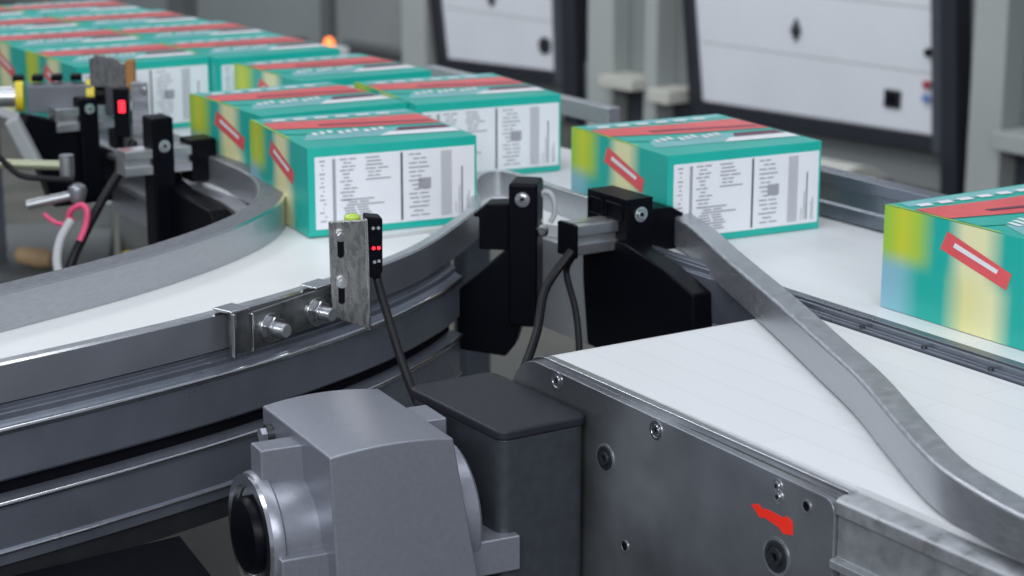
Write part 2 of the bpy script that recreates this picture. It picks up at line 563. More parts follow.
m = MB()
ring = [LN(-5.1, 1.38, -0.02), LN(-5.1, 2.14, -0.02), LN(-0.9, 2.20, -0.02), LN(-0.9, 1.778, -0.02), LN(-2.60, 1.778, -0.02), LN(-2.72, 1.72, -0.02), LN(-2.72, 1.44, -0.02)]
m.prism(list(reversed(ring)), (0, 0, 0.02), 'belt_lane')
m.build('belt', lane)
m = MB()                                             # low wear strip between this belt and the near belt
prof = [(1.742, -0.06), (1.742, 0.004), (1.752, 0.004), (1.752, 0.012), (1.757, 0.012), (1.757, 0.008), (1.760, 0.008), (1.760, 0.014), (1.776, 0.014), (1.776, -0.06)]
m.prism([LN(-2.50, n, z) for n, z in prof], A * 1.6, 'frame_steel')
m.build('wear_strip', lane, 0.001)
for k in range(9):
    s = -2.0 + 0.115 * k
    m = MB()
    m.cyl(LN(s, 1.745, 0.004), LN(s, 1.745, 0.0075), 0.004, 'dark_steel', 12)
    m.build('strip_screw', lane)
m = MB()                                             # far guide rail
m.prism([LN(-2.50, 2.165, 0.004), LN(-2.50, 2.20, 0.004), LN(-2.50, 2.20, 0.018), LN(-2.50, 2.195, 0.022), LN(-2.50, 2.195, 0.064), LN(-2.50, 2.20, 0.068), LN(-2.50, 2.20, 0.078), LN(-2.50, 2.165, 0.078), LN(-2.50, 2.165, 0.060), LN(-2.50, 2.17, 0.056), LN(-2.50, 2.17, 0.030), LN(-2.50, 2.165, 0.026)], A * 1.6, 'frame_steel')
m.build('guide_rail', lane, 0.0015)
m = MB()
m.prism([LN(-3.9, 2.25, 0.04), LN(-3.9, 2.28, 0.04), LN(-3.9, 2.28, 0.075), LN(-3.9, 2.25, 0.075)], A * 0.72, 'rail_steel')
m.build('rear_guide_rail', lane, 0.002)
m = MB()                                             # side frames
lane_box(m, -2.72, -0.9, 1.745, 1.775, -0.17, -0.021, 'panel_grey')
m.build('side_frame', lane, 0.002)
m = MB()
lane_box(m, -5.0, -0.9, 2.175, 2.215, -0.17, -0.021, 'frame_steel')
m.build('side_frame', lane, 0.002)
for s, n in ((-1.2, 2.19), (-3.6, 2.19), (-4.9, 2.19), (-4.9, 1.55), (-1.2, 1.76)):
    m = MB()
    lane_box(m, s - 0.03, s + 0.03, n - 0.03, n + 0.03, -Z0, -0.17 if n > 1.7 else -0.02, 'frame_steel')
    m.build('support_leg', lane, 0.003)

# ================================================================== CURVE CONVEYOR
curve = thing('curve_conveyor', 'curved white conveyor sweeping to the lower left between steel guide rails', 'conveyor', W(-0.6, 2.75, -Z0))
m = MB()
inn = [p for p in INN if p[1] < 3.30]
outp = [(x - 0.011, y + 0.011) for x, y in OUTF]
ring = [W(x - 0.004, y + 0.004, -0.022) for x, y in inn] + [LN(-2.85, 1.46, -0.022), LN(-2.70, 1.46, -0.022), LN(-2.70, 1.56, -0.022), W(-0.092, 3.05, -0.022)] + [W(x, y, -0.022) for x, y in reversed(outp)]
m.prism(ring, (0, 0, 0.0205), 'belt_curve')
m.build('belt', curve)
m = MB()
m.sweep(OUT, [(-0.020, 0.0), (0, 0.0), (0, 0.045), (-0.0025, 0.0475), (-0.018, 0.0475), (-0.020, 0.045)], 'smooth_steel', {2: 'bright_steel', 3: 'aluminium'})  # brighter metal on the chamfer paints in the edge highlight
m.build('outer_guide_rail', curve)
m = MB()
m.sweep(INN, [(-0.042, -0.001), (0.004, -0.001), (0.004, 0.0470), (0.0005, 0.0505), (-0.039, 0.0505), (-0.042, 0.0475)], 'rail_steel', {2: 'bright_steel', 3: 'milled_dimmed_steel'})  # chamfer given bright metal as a painted highlight along the top edge
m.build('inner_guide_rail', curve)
# upper and lower side profiles of the outer frame, with the dark slot between them
m = MB()
m.sweep(OUTF, [(-0.03, -0.003), (-0.004, -0.003), (-0.004, -0.009), (0.003, -0.012), (0.003, -0.020), (0.010, -0.024), (0.012, -0.027), (0.012, -0.033), (0.009, -0.035), (0.009, -0.089), (0.004, -0.093), (-0.03, -0.093)], 'frame_steel')
m.build('upper_profile', curve, 0.0012)
m = MB()
m.sweep(OUTF, [(-0.03, -0.090), (-0.008, -0.090), (-0.008, -0.122), (-0.03, -0.122)], 'matte_black')
m.build('slot_seal', curve)
m = MB()
m.sweep(OUTF, [(-0.03, -0.112), (0.002, -0.112), (0.011, -0.116), (0.012, -0.119), (0.009, -0.122), (0.009, -0.174), (0.012, -0.176), (0.012, -0.179), (0.006, -0.182), (0.006, -0.196), (-0.03, -0.196)], 'frame_steel')
m.build('lower_profile', curve, 0.0012)
m = MB()
m.sweep(OUTF, [(-0.06, -0.196), (0.0, -0.196), (0.0, -0.226), (-0.06, -0.226)], 'dark_steel')
m.build('frame_skirt', curve, 0.002)
m = MB()
m.sweep([p for p in INN if p[1] < 3.9], [(-0.072, -0.12), (-0.01, -0.12), (-0.01, -0.004), (-0.075, -0.004), (-0.075, -0.014), (-0.060, -0.020), (-0.060, -0.050), (-0.075, -0.058), (-0.075, -0.066), (-0.066, -0.070)], 'aluminium')
m.build('inner_profile', curve, 0.0015)
for x, y in ((-0.80, 2.06), (-0.93, 2.25)):
    m = MB()
    m.box(W(x, y, -0.62), (0.05, 0.05, 2 * 0.43), 'frame_steel')
    m.build('support_leg', curve, 0.003)
for z_ in (-0.0290, -0.1185):  # bright beads added along the frame lips as their highlight lines
    m = MB()
    m.sweep(OUTF, [(0.0118 + 0.0030 * math.cos(t_), z_ + 0.0034 * math.sin(t_)) for t_ in [2 * math.pi * k / 10 for k in range(10)]], 'bright_steel')
    m.build('highlight_bead', curve)
m = MB()
m.sweep(OUTF, [(0.0112 + 0.0016 * math.cos(t_), -0.1775 + 0.0016 * math.sin(t_)) for t_ in [2 * math.pi * k / 8 for k in range(8)]], 'aluminium')
m.build('highlight_bead', curve)
# divider nose where the outer rail turns back along the lane
m = MB()
nose = path2([(-0.052, 3.077), (-0.050, 3.16), (-0.060, 3.27), (-0.050, 3.37), (-0.018, 3.40), (0.022, 3.345), (0.075, 3.25), (0.15, 3.13), (0.235, 3.00)], 6)
m.sweep(nose, [(-0.014, 0.0), (0.0, 0.0), (0.0, 0.045), (-0.014, 0.045)], 'aluminium')
m.build('divider_rail', curve, 0.002)

# black mounting plate under the curve
m = MB()
m.prism([W(-0.70, 1.96, -0.232), W(-0.345, 2.19, -0.232), W(-0.415, 2.345, -0.232), W(-0.72, 2.12, -0.232)], (0, 0, 0.018), 'matte_black')
t = thing('motor_shelf', 'flat black steel shelf under the curved conveyor at lower left', 'shelf', W(-0.5, 2.17, -Z0))
m.build('plate', t, 0.002)
m = MB()
m.box(W(-0.55, 2.13, -0.64), (0.05, 0.05, 0.81), 'dark_steel')
m.build('post', t, 0.003)

# ================================================================== NEAR CONVEYOR
near = thing('near_conveyor', 'near white belt conveyor with grey steel side plate and red arrow', 'conveyor', LN(-1.6, 1.5, -Z0))
m = MB()
prof = [(-0.9, -0.001)]
rr = 0.045
prof = [(-0.85, 0.0), (-2.0, 0.0)] + [(-2.0 - rr * math.sin(t), -rr + rr * math.cos(t)) for t in [math.pi * k / 12 for k in range(1, 13)]] + [(-0.85, -2 * rr)]
m.prism([LN(s, 1.338, z) for s, z in prof], N * (1.738 - 1.338), 'belt_near')
m.build('belt', near)
# side plate with rounded upper corners
pl = [(-1.445, -0.62), (-1.445, -0.022)]
pl = [(-1.447, -0.24), (-1.447, -0.030), (-1.449, -0.022), (-1.455, -0.016), (-1.463, -0.014)] + [(-1.463 - 0.54 * k / 4, -0.014 + 0.010 * k / 4) for k in range(1, 5)]
pl += [(-2.003 - 0.062 * math.sin(t), -0.066 + 0.062 * math.cos(t)) for t in [math.pi / 2 * k / 10 for k in range(1, 11)]]
pl += [(-2.065, -0.62), (-1.60, -0.62)]
pl = [(-1.60, -0.62), (-1.56, -0.24)] + pl[:-1]
m = MB()
m.prism([LN(s, 1.313, z) for s, z in pl], N * 0.012, 'plate_steel')
side = m.build('side_plate', near, 0.0012)
m = MB()                                             # inner edge strip along the belt
prof = [(-1.44, -0.012), (-1.44, -0.004)] + [(-1.44 - 0.56 * k / 4, -0.004 + 0.005 * k / 4) for k in range(1, 5)] + [(-2.0 - 0.058 * math.sin(t), -0.056 + 0.057 * math.cos(t)) for t in [math.pi / 2 * k / 8 for k in range(1, 9)]] + [(-2.05, -0.056)] + [(-2.0 - 0.05 * math.sin(t), -0.056 + 0.048 * math.cos(t)) for t in [math.pi / 2 * k / 8 for k in range(7, -1, -1)]]
m.prism([LN(s, 1.325, z) for s, z in prof], N * 0.012, 'bright_steel')
m.build('edge_strip', near, 0.0008)
m = MB()                                             # folded beam that carries on to the right
prof = [(1.316, -0.010), (1.336, -0.006), (1.336, -0.16), (1.322, -0.16), (1.322, -0.085), (1.307, -0.085), (1.307, -0.076), (1.317, -0.074), (1.317, -0.030), (1.312, -0.027), (1.312, -0.014)]
m.prism([LN(-1.446, n, z) for n, z in prof], A * 0.6, 'beam_steel')
m.build('side_beam', near, 0.001)
for s, z, r in ((-1.853, -0.086, 0.0145), (-1.535, -0.104, 0.0175)):
    b = bolt_head(LN(s, 1.313, z), -N, r, near, 'cap_screw', 'dark_steel', 0.004)
    m = MB()
    m.lathe(LN(s, 1.313, z), -N, [(0, r * 1.25), (0.0012, r * 1.25), (0.0012, r * 1.05), (0.0004, r * 1.03)], 'brushed_steel', 30)
    m.build('washer', b)
for s, z, r in ((-1.958, -0.016, 0.0115), (-1.753, -0.023, 0.0115), (-1.538, -0.025, 0.0085), (-1.536, -0.0365, 0.0085), (-2.035, -0.19, 0.007)):
    bolt_head(LN(s, 1.313, z), -N, r, near, 'screw', 'bright_steel', 0.002)
for s, z, r in ((-1.811, -0.184, 0.0078), (-1.490, -0.033, 0.0075)):
    m = MB()
    m.lathe(LN(s, 1.313, z), -N, [(0, r), (0.0012, r), (0.0012, r * 0.75), (0.0002, r * 0.72)], 'aluminium', 22)
    m.cyl(LN(s, 1.313, z), LN(s, 1.3125, z), r * 0.72, 'matte_black', 22)
    m.build('drilled_hole', near)
m = MB()                                             # arrow pointing up the line
ar = [(-1.579, -0.0585), (-1.568, -0.0545), (-1.561, -0.0580), (-1.554, -0.0560), (-1.535, -0.0565), (-1.527, -0.0570), (-1.520, -0.0535), (-1.511, -0.0570), (-1.510, -0.0715), (-1.525, -0.0745), (-1.532, -0.0700), (-1.556, -0.0665), (-1.564, -0.0690)]
m.prism([LN(s, 1.3128, z) for s, z in ar], -N * 0.0006, 'red_sticker')
o = m.build('arrow_mark', near)
o['label'] = 'red arrow mark'
m = MB()
lane_box(m, -2.0, -0.85, 1.70, 1.735, -0.2, -0.10, 'dark_steel')
m.build('rear_beam', near, 0.002)
for s, n in ((-1.1, 1.36), (-1.1, 1.69), (-1.95, 1.69)):
    m = MB()
    lane_box(m, s - 0.03, s + 0.03, n - 0.02, n + 0.03, -Z0, -0.16, 'dark_steel')
    m.build('support_leg', near, 0.003)

# diverter guide rail crossing the near belt
m = MB()
RB = path2([(0.251, 3.030), (0.258, 2.995), (0.274, 2.93), (0.303, 2.74), (0.343, 2.50), (0.372, 2.305), (0.393, 2.16), (0.405, 2.01), (0.417, 1.885), (0.435, 1.81), (0.472, 1.717), (0.545, 1.60), (0.66, 1.46)])
m.sweep(RB, [(-0.029, 0.004), (0.006, 0.004), (0.006, 0.047), (0.003, 0.050), (-0.026, 0.050), (-0.029, 0.047)], 'rail_steel')
tag(m.build('guide_rail', None, 0.0015), 'long grey steel diverter rail slanting across the near white belt', 'guide rail')

# ================================================================== RAIL BRACKETS (black posts)


def bracket(label, base, u, v, w, dep, ztop, skirt, skirt_off, zbot, blocks, along=None, group='black rail brackets', side_pockets=False, bolt_r=0.0115, zb=-0.024):
    """base = front left corner of the post in plan; u to the right, v away from the viewer"""
    u, v = Vector(u).normalized(), Vector(v).normalized()
    b = Vector((base[0], base[1], 0))

    def P(a, c, z):
        q = b + u * a + v * c
        return Vector((q.x, q.y, z + Z0))
    root = thing('rail_bracket', label, 'bracket', P(w / 2, dep / 2, zbot), group)
    m = MB()
    m.hexa([P(0, 0, zbot + 0.04), P(w, 0, zbot + 0.04), P(w, dep, zbot + 0.04), P(0, dep, zbot + 0.04), P(0, 0, ztop), P(w, 0, ztop), P(w, dep, ztop), P(0, dep, ztop)], 'black_plastic')
    if side_pockets:                                 # framed pockets on the left flank and a rib between
        for c0, c1 in ((dep * 0.12, dep * 0.50), (dep * 0.60, dep * 0.92)):
            z1, z0 = ztop - 0.012, ztop - 0.033
            for (ca, cb, za, zc) in ((c0, c1, z0 - 0.003, z0), (c0, c1, z1, z1 + 0.003), (c0 - 0.003, c0, z0, z1), (c1, c1 + 0.003, z0, z1)):
                m.hexa([P(-0.003, ca, za), P(0, ca, za), P(0, cb, za), P(-0.003, cb, za), P(-0.003, ca, zc), P(0, ca, zc), P(0, cb, zc), P(-0.003, cb, zc)], 'black_plastic')
    m.build('post', root, 0.005, 3)
    m = MB()
    if along is None:
        m.prism([P(a, skirt_off, z) for a, z in skirt], v * 0.045, 'black_plastic')
    else:                                            # plate standing along the lane
        m.prism([LN(a, along, z) for a, z in skirt], N * 0.036, 'black_plastic')
    m.build('base_plate', root, 0.004, 2)
    bolt = bolt_head(P(w / 2, -0.0005, ztop + zb), -v, bolt_r, root, 'bolt', 'bright_steel', 0.005)
    for nm, a0, a1, c0, c1, z0, z1, tip in blocks:
        m = MB()
        if tip:                                      # clamp jaw with a pointed upper lip over the rail
            tx = a0 - tip if tip > 0 else a1 - tip
            if tip > 0:
                ring = [(a0, z0), (a1, z0), (a1, z1), (a0 + 0.012, z1 - 0.002), (tx, z1 - 0.020), (tx + 0.004, z1 - 0.024), (a0, z1 - 0.022)]
            else:
                ring = [(a0, z0), (a1, z0), (a1, z1 - 0.018), (tx - 0.003, z1 - 0.019), (tx, z1 - 0.015), (a1 - 0.010, z1 - 0.002), (a0, z1)]
            m.prism([P(a, c0, z) for a, z in ring], v * (c1 - c0), 'black_plastic')
        else:
            m.hexa([P(a0, c0, z0), P(a1, c0, z0), P(a1, c1, z0), P(a0, c1, z0), P(a0, c0, z1), P(a1, c0, z1), P(a1, c1, z1), P(a0, c1, z1)], 'black_plastic')
        m.build(nm, root, 0.003)
    return root, P


# post beside the curve's outer rail
u1 = Vector((0.985, -0.17, 0))
v1 = Vector((0.17, 0.985, 0))
br1, P1 = bracket('black plastic rail bracket at the end of the curved outer rail, left of the crossbar', (-0.006, 2.985), u1, v1, 0.045, 0.062, 0.106,
                  [(-0.003, 0.02), (-0.003, 0.0), (-0.082, -0.068), (-0.082, -0.162), (-0.005, -0.170), (0.010, -0.150), (0.028, -0.085), (0.043, -0.02), (0.043, 0.02)], 0.004, -0.16,
                  [('clamp_jaw', -0.048, 0.0, 0.012, 0.055, -0.002, 0.072, 0.010)])
# post beside the diverter rail
c2 = LN(-2.368, 1.712)
br2, P2 = bracket('black plastic rail bracket with pockets, right of the crossbar at the diverter rail', (c2.x, c2.y), N, -A, 0.048, 0.105, 0.094,
                  [(-2.478, 0.02), (-2.476, -0.05), (-2.462, -0.15), (-2.19, -0.17), (-2.194, -0.066), (-2.198, -0.014), (-2.272, 0.010), (-2.33, 0.022), (-2.37, 0.03)], 0.003, -0.16,
                  [('clamp_jaw', 0.048, 0.118, 0.03, 0.085, -0.004, 0.068, -0.012)], along=1.706, side_pockets=True)
# aluminium crossbar through the post, black end cap
m = MB()
h = 0.0225
prof = [(-h, -h), (-0.004, -h), (-0.004, -h + 0.006), (0.004, -h + 0.006), (0.004, -h), (h, -h), (h, -0.004), (h - 0.006, -0.004), (h - 0.006, 0.004), (h, 0.004), (h, h), (0.004, h), (0.004, h - 0.006), (-0.004, h - 0.006), (-0.004, h), (-h, h), (-h, 0.006), (-h + 0.007, 0.006), (-h + 0.007, -0.006), (-h, -0.006)]
m.prism([P2(-0.075, 0.045 + y, 0.036 + z) for y, z in prof], N * 0.118, 'aluminium')
bar = m.build('crossbar', br2, 0.0012)
m = MB()
m.prism([P2(-0.079, 0.045 + y, 0.036 + z) for y, z in [(-h - 0.001, -h - 0.004), (h + 0.001, -h - 0.004), (h + 0.001, h), (h - 0.004, h + 0.002), (-h + 0.004, h + 0.002), (-h - 0.001, h)]], N * 0.006, 'black_plastic')
m.build('end_cap', bar, 0.001)

# P-clip with screw beside the first post
t = thing('cable_clip', 'small grey loop clip with screw between the two black brackets', 'clip', W(0.052, 3.02, 0.02))
m = MB()
m.tube([W(0.052 + 0.014 * math.cos(a_), 3.02, 0.060 + 0.026 * math.sin(a_)) for a_ in [R(-60 + 30 * k) for k in range(11)]], 0.0042, 'grey_wire')
m.build('loop', t)
m = MB()
m.lathe(W(0.046, 2.99, 0.032), (0, -1, 0), [(0, 0.010), (0.006, 0.010), (0.009, 0.006)], 'bright_steel', 16)
m.build('screw', t)

# ================================================================== MOTOR, CONTROL BOX, SENSOR
um = Vector((math.cos(R(27)), math.sin(R(27)), 0))
vm = Vector((-um.y, um.x, 0))
FLp = Vector((-0.2033, 2.1069, 0))


def PM(a, c, z):
    q = FLp + um * a + vm * c
    return Vector((q.x, q.y, z + Z0))


gm = thing('gear_motor', 'grey cast gear motor with round flange and black shaft cap in the foreground', 'motor', PM(0.08, 0.1, -0.30))
m = MB()
# housing: crowned top, walls that flare towards the bottom
ncr = 10
top_f, top_b, bot_f, bot_b = [], [], [], []
for k in range(ncr + 1):
    f = k / ncr
    crown = 0.007 * (1 - (2 * f - 1) ** 2)
    top_f.append(PM(0.153 * f, -0.004 * (1 - (2 * f - 1) ** 2), -0.030 + crown))
    top_b.append(PM(0.153 * f, 0.215, -0.030 + crown))
    bot_f.append(PM(0.008 + 0.188 * f, -0.010, -0.300))
    bot_b.append(PM(0.008 + 0.188 * f, 0.215, -0.300))
n1 = ncr + 1
vs = bot_f + bot_b + top_f + top_b
fs = []
for k in range(ncr):
    fs.append((2 * n1 + k, 2 * n1 + k + 1, 3 * n1 + k + 1, 3 * n1 + k))
    fs.append((k, k + 1, 2 * n1 + k + 1, 2 * n1 + k))
    fs.append((n1 + k, n1 + k + 1, 3 * n1 + k + 1, 3 * n1 + k))
    fs.append((k, k + 1, n1 + k + 1, n1 + k))
fs.append((0, n1, 3 * n1, 2 * n1))
fs.append((ncr, n1 + ncr, 3 * n1 + ncr, 2 * n1 + ncr))
m.add(vs, fs, 'cast_grey')
m.build('housing', gm, 0.0025, 3)
ax = PM(-0.054, 0.105, -0.147)
m = MB()
m.lathe(ax, um, [(0.012, 0.055), (0.0, 0.056), (-0.004, 0.070), (0.004, 0.074), (0.012, 0.074), (0.014, 0.069), (0.09, 0.069)], 'cast_grey', 56)
fla = m.build('output_flange', gm, 0.001)
m = MB()
m.lathe(ax, um, [(0.0, 0.0715), (-0.006, 0.0715), (-0.006, 0.060), (0.002, 0.058)], 'bright_steel', 56)
m.build('flange_ring', fla)
m = MB()
m.lathe(ax, um, [(0.014, 0.0595), (0.006, 0.0595), (0.006, 0.046), (-0.008, 0.046), (-0.014, 0.042), (-0.015, 0.012)], 'black_plastic', 48)
cap = m.build('shaft_cap', gm, 0.001)
m = MB()
m.lathe(ax, um, [(0.008, 0.0505), (0.0, 0.0505), (0.0, 0.0465), (0.008, 0.0465)], 'bright_steel', 40)
m.build('cap_ring', cap)


def lug(a0, a1, c0, c1, z0, z1, parent):
    m = MB()
    m.hexa([PM(a0, c0, z0), PM(a1, c0, z0), PM(a1, c1, z0), PM(a0, c1, z0), PM(a0, c0, z1), PM(a1, c0, z1), PM(a1, c1, z1), PM(a0, c1, z1)], 'cast_grey')
    return m.build('mounting_lug', parent, 0.0025, 2)


lug(-0.050, 0.004, 0.085, 0.120, -0.100, -0.040, gm)
lug(-0.052, 0.010, 0.020, 0.075, -0.300, -0.150, gm)
m = MB()
m.lathe(PM(0.15, 0.09, -0.150), um, [(0.0, 0.085), (0.040, 0.085), (0.044, 0.081), (0.046, 0.03)], 'cast_grey', 56)
m.build('input_flange', gm, 0.001)
lug(0.16, 0.245, 0.010, 0.085, -0.212, -0.168, gm)
lug(0.153, 0.192, 0.10, 0.16, -0.075, -0.040, gm)
for a_, c_, z_ in ((-0.003, 0.185, -0.056), (-0.003, 0.165, -0.085)):
    m = MB()
    m.cyl(PM(a_ + 0.006, c_, z_), PM(a_ - 0.012, c_, z_), 0.009, 'cast_grey', 6)
    m.cyl(PM(a_ + 0.006, c_, z_), PM(a_ - 0.004, c_, z_), 0.012, 'dark_steel', 20)
    m.build('hex_bolt', gm, 0.0008)
lug(-0.030, 0.004, 0.120, 0.150, -0.100, -0.065, gm)

# control box with black lid standing beside the side plate
cb = thing('control_box', 'dark grey upright control box with a black rubber lid behind the motor', 'control box', LN(-1.99, 1.25, -0.34))
rc = 0.016


def rrect(s0, s1, n0, n1, z, r=rc, k=5):
    pts = []
    for (cs, cn, a0) in ((s1 - r, n0 + r, -90), (s1 - r, n1 - r, 0), (s0 + r, n1 - r, 90), (s0 + r, n0 + r, 180)):
        for i in range(k + 1):
            t_ = R(a0 + 90 * i / k)
            pts.append(LN(cs + r * math.cos(t_), cn + r * math.sin(t_), z))
    return pts


def sk(p, t_):          # the box's end stands slightly askew of the lane
    return p


m = MB()
m.prism(rrect(-2.10, -1.885, 1.185, 1.308, -0.62), (0, 0, 0.62 - 0.052), 'box_grey')
m.build('body', cb, 0.0015)
m = MB()
m.prism(rrect(-2.103, -1.882, 1.182, 1.310, -0.052), (0, 0, 0.013), 'lid_black')
m.build('lid', cb, 0.004, 3)

# photo sensor on its steel angle, clamped to the outer rail
ps = thing('photo_sensor', 'steel angle plate with black photo sensor bolted to the curved outer rail', 'sensor', W(-0.24, 2.56, 0.0))
e0, e1 = Vector((-0.352, 2.444, 0)), Vector((-0.222, 2.612, 0))
te = (e1 - e0).normalized()
ne = Vector((te.y, -te.x, 0))
c0 = e0 + ne * 0.006


def PE(a, o, z):
    q = c0 + te * a + ne * o
    return Vector((q.x, q.y, z + Z0))


L = (e1 - e0).length
m = MB()
m.hexa([PE(0.018, 0, -0.006), PE(L, 0, 0.006), PE(L, 0.005, 0.006), PE(0.018, 0.005, -0.006), PE(0.018, 0, 0.044), PE(L, 0, 0.052), PE(L, 0.005, 0.052), PE(0.018, 0.005, 0.044)], 'dull_plate')
m.hexa([PE(0.018, 0.005, -0.006), PE(0.021, 0.005, -0.006), PE(0.021, 0.009, -0.006), PE(0.018, 0.009, -0.006), PE(0.018, 0.005, 0.044), PE(0.021, 0.005, 0.044), PE(0.021, 0.009, 0.044), PE(0.018, 0.009, 0.044)], 'bright_steel')
m.build('clamp_plate', ps, 0.0012)
m = MB()
for a0, a1 in ((-0.018, 0.016),):
    m.hexa([PE(a0, -0.026, 0.050), PE(a1, -0.026, 0.050), PE(a1, 0.008, 0.050), PE(a0, 0.008, 0.050), PE(a0, -0.026, 0.054), PE(a1, -0.026, 0.054), PE(a1, 0.008, 0.054), PE(a0, 0.008, 0.054)], 'bright_steel')
    m.hexa([PE(a0, 0.001, -0.004), PE(a1, 0.001, -0.004), PE(a1, 0.006, -0.004), PE(a0, 0.006, -0.004), PE(a0, 0.001, 0.053), PE(a1, 0.001, 0.053), PE(a1, 0.006, 0.053), PE(a0, 0.006, 0.053)], 'dull_plate')
    m.hexa([PE(a0, 0.006, -0.006), PE(a0 + 0.005, 0.006, -0.006), PE(a0 + 0.005, 0.012, -0.006), PE(a0, 0.012, -0.006), PE(a0, 0.006, 0.051), PE(a0 + 0.005, 0.006, 0.051), PE(a0 + 0.005, 0.012, 0.051), PE(a0, 0.012, 0.051)], 'bright_steel')
m.build('rail_clip', ps, 0.0012)
m = MB()
m.hexa([PE(0.140, -0.026, 0.050), PE(0.178, -0.026, 0.051), PE(0.178, 0.005, 0.051), PE(0.140, 0.005, 0.050), PE(0.140, -0.026, 0.053), PE(0.178, -0.026, 0.054), PE(0.178, 0.005, 0.054), PE(0.140, 0.005, 0.053)], 'bright_steel')
m.build('rail_clip', ps, 0.001)
for a_, z_ in ((0.053, 0.018), (0.139, 0.021)):
    m = MB()
    p = PE(a_, 0.005, z_)
    m.cyl(p, p + ne * 0.003, 0.0195, 'bright_steel', 28)
    m.cyl(p + ne * 0.003, p + ne * 0.013, 0.0160, 'bright_steel', 6)
    m.cyl(p + ne * 0.013, p + ne * 0.030, 0.0085, 'brushed_steel', 20)
    for k in range(5):
        m.cyl(p + ne * (0.015 + 0.003 * k), p + ne * (0.0162 + 0.003 * k), 0.0096, 'bright_steel', 20)
    m.build('nut', ps, 0.0006)
# vertical plate facing the viewer
q0 = Vector((-0.2395, 2.565, 0))
ux = Vector((0.97, 0.24, 0)).normalized()
vy = Vector((-ux.y, ux.x, 0))


def PV(a, o, z):
    q = q0 + ux * a + vy * o
    return Vector((q.x, q.y, z + Z0))


m = MB()
m.prism([PV(a, 0, z) for a, z in [(0.0, 0.020), (0.012, 0.004), (0.052, -0.012), (0.049, 0.138), (-0.001, 0.138)]], vy * 0.005, 'scratched_steel')
m.prism([PV(a, -0.0015, z) for a, z in [(0.049, -0.013), (0.053, -0.013), (0.0505, 0.139), (0.0465, 0.139)]], vy * 0.008, 'bright_steel')
vp = m.build('mounting_plate', ps, 0.0012)
for z_ in (0.119, 0.056):
    m = MB()
    m.prism([PV(0.014 + 0.0045 * math.cos(t_), -0.0006, z_ - 0.012 + (0.010 if math.sin(t_) > 0 else -0.014) + 0.0045 * math.sin(t_)) for t_ in [2 * math.pi * k / 20 for k in range(20)]], vy * 0.0006, 'matte_black')
    m.cyl(PV(0.014, -0.0006, z_), PV(0.014, -0.005, z_), 0.0078, 'bright_steel', 24)
    m.cyl(PV(0.014, -0.005, z_), PV(0.014, -0.008, z_), 0.0048, 'bright_steel', 6)
    m.build('plate_screw', ps, 0.0006)
m = MB()
m.prism([PV(a, 0.006, z) for a, z in [(0.050, 0.060), (0.061, 0.054), (0.071, 0.064), (0.072, 0.138), (0.050, 0.141)]], vy * 0.030, 'black_plastic')
sb = m.build('sensor_body', ps, 0.0025)
for a_ in (0.059, 0.066):
    m = MB()
    m.cyl(PV(a_, 0.0062, 0.098), PV(a_, 0.0050, 0.098), 0.0024, 'red_led', 14)
    m.build('indicator_light', sb)
for a_, z_ in ((0.059, 0.125), (0.066, 0.125), (0.060, 0.079), (0.066, 0.080)):
    m = MB()
    m.cyl(PV(a_, 0.0062, z_), PV(a_, 0.0052, z_), 0.0022, 'cabinet_grey', 14)
    m.build('lens', sb)
m = MB()
m.lathe(PV(0.034, 0.022, 0.128), (0, 0, 1), [(0, 0.011), (0.011, 0.011), (0.013, 0.009), (0.015, 0.003)], 'green_led', 20)
m.build('status_light', sb)

m = MB()
m.tube([PV(0.064, 0.014, 0.060), PV(0.066, 0.010, 0.045), W(-0.158, 2.545, -0.005), W(-0.140, 2.50, -0.045), W(-0.122, 2.45, -0.072), W(-0.103, 2.385, -0.082), W(-0.093, 2.335, -0.098), W(-0.085, 2.30, -0.16)], 0.0058, 'rubber')
tag(m.build('sensor_cable'), 'black cable hanging from the photo sensor down behind the control box', 'cable')
m = MB()
m.tube([P2(-0.079, 0.030, 0.020), W(0.050, 2.87, -0.03), W(0.035, 2.78, -0.075), W(0.008, 2.62, -0.10), W(-0.014, 2.47, -0.085), W(-0.022, 2.40, -0.080), W(-0.022, 2.36, -0.15)], 0.0068, 'rubber')
tag(m.build('cable'), 'thick black cable running down left from the crossbar end', 'cable')
m = MB()
m.tube([P2(-0.072, 0.035, 0.012), W(0.082, 2.93, -0.02), W(0.095, 2.90, -0.07), W(0.10, 2.86, -0.12), W(0.10, 2.80, -0.20)], 0.0052, 'rubber')
tag(m.build('cable'), 'thin black cable hanging straight down between the two brackets', 'cable')

# floor level beams seen between the brackets
m = MB()
m.hexa([LN(-2.28, 1.30, -0.30), LN(-2.28, 1.74, -0.30), LN(-2.40, 1.74, -0.30), LN(-2.40, 1.30, -0.30), LN(-2.28, 1.30, -0.25), LN(-2.28, 1.74, -0.25), LN(-2.40, 1.74, -0.25), LN(-2.40, 1.30, -0.25)], 'wall_light')
m.build('cross_beam', lane, 0.003)
m = MB()
lane_box(m, -2.36, -2.31, 1.50, 1.742, -0.235, -0.195, 'dark_steel')
m.build('cross_beam', lane, 0.003)

# ================================================================== LEFT SIDE MECHANISM


def PL(x, y, z):
    return W(x, y, z)


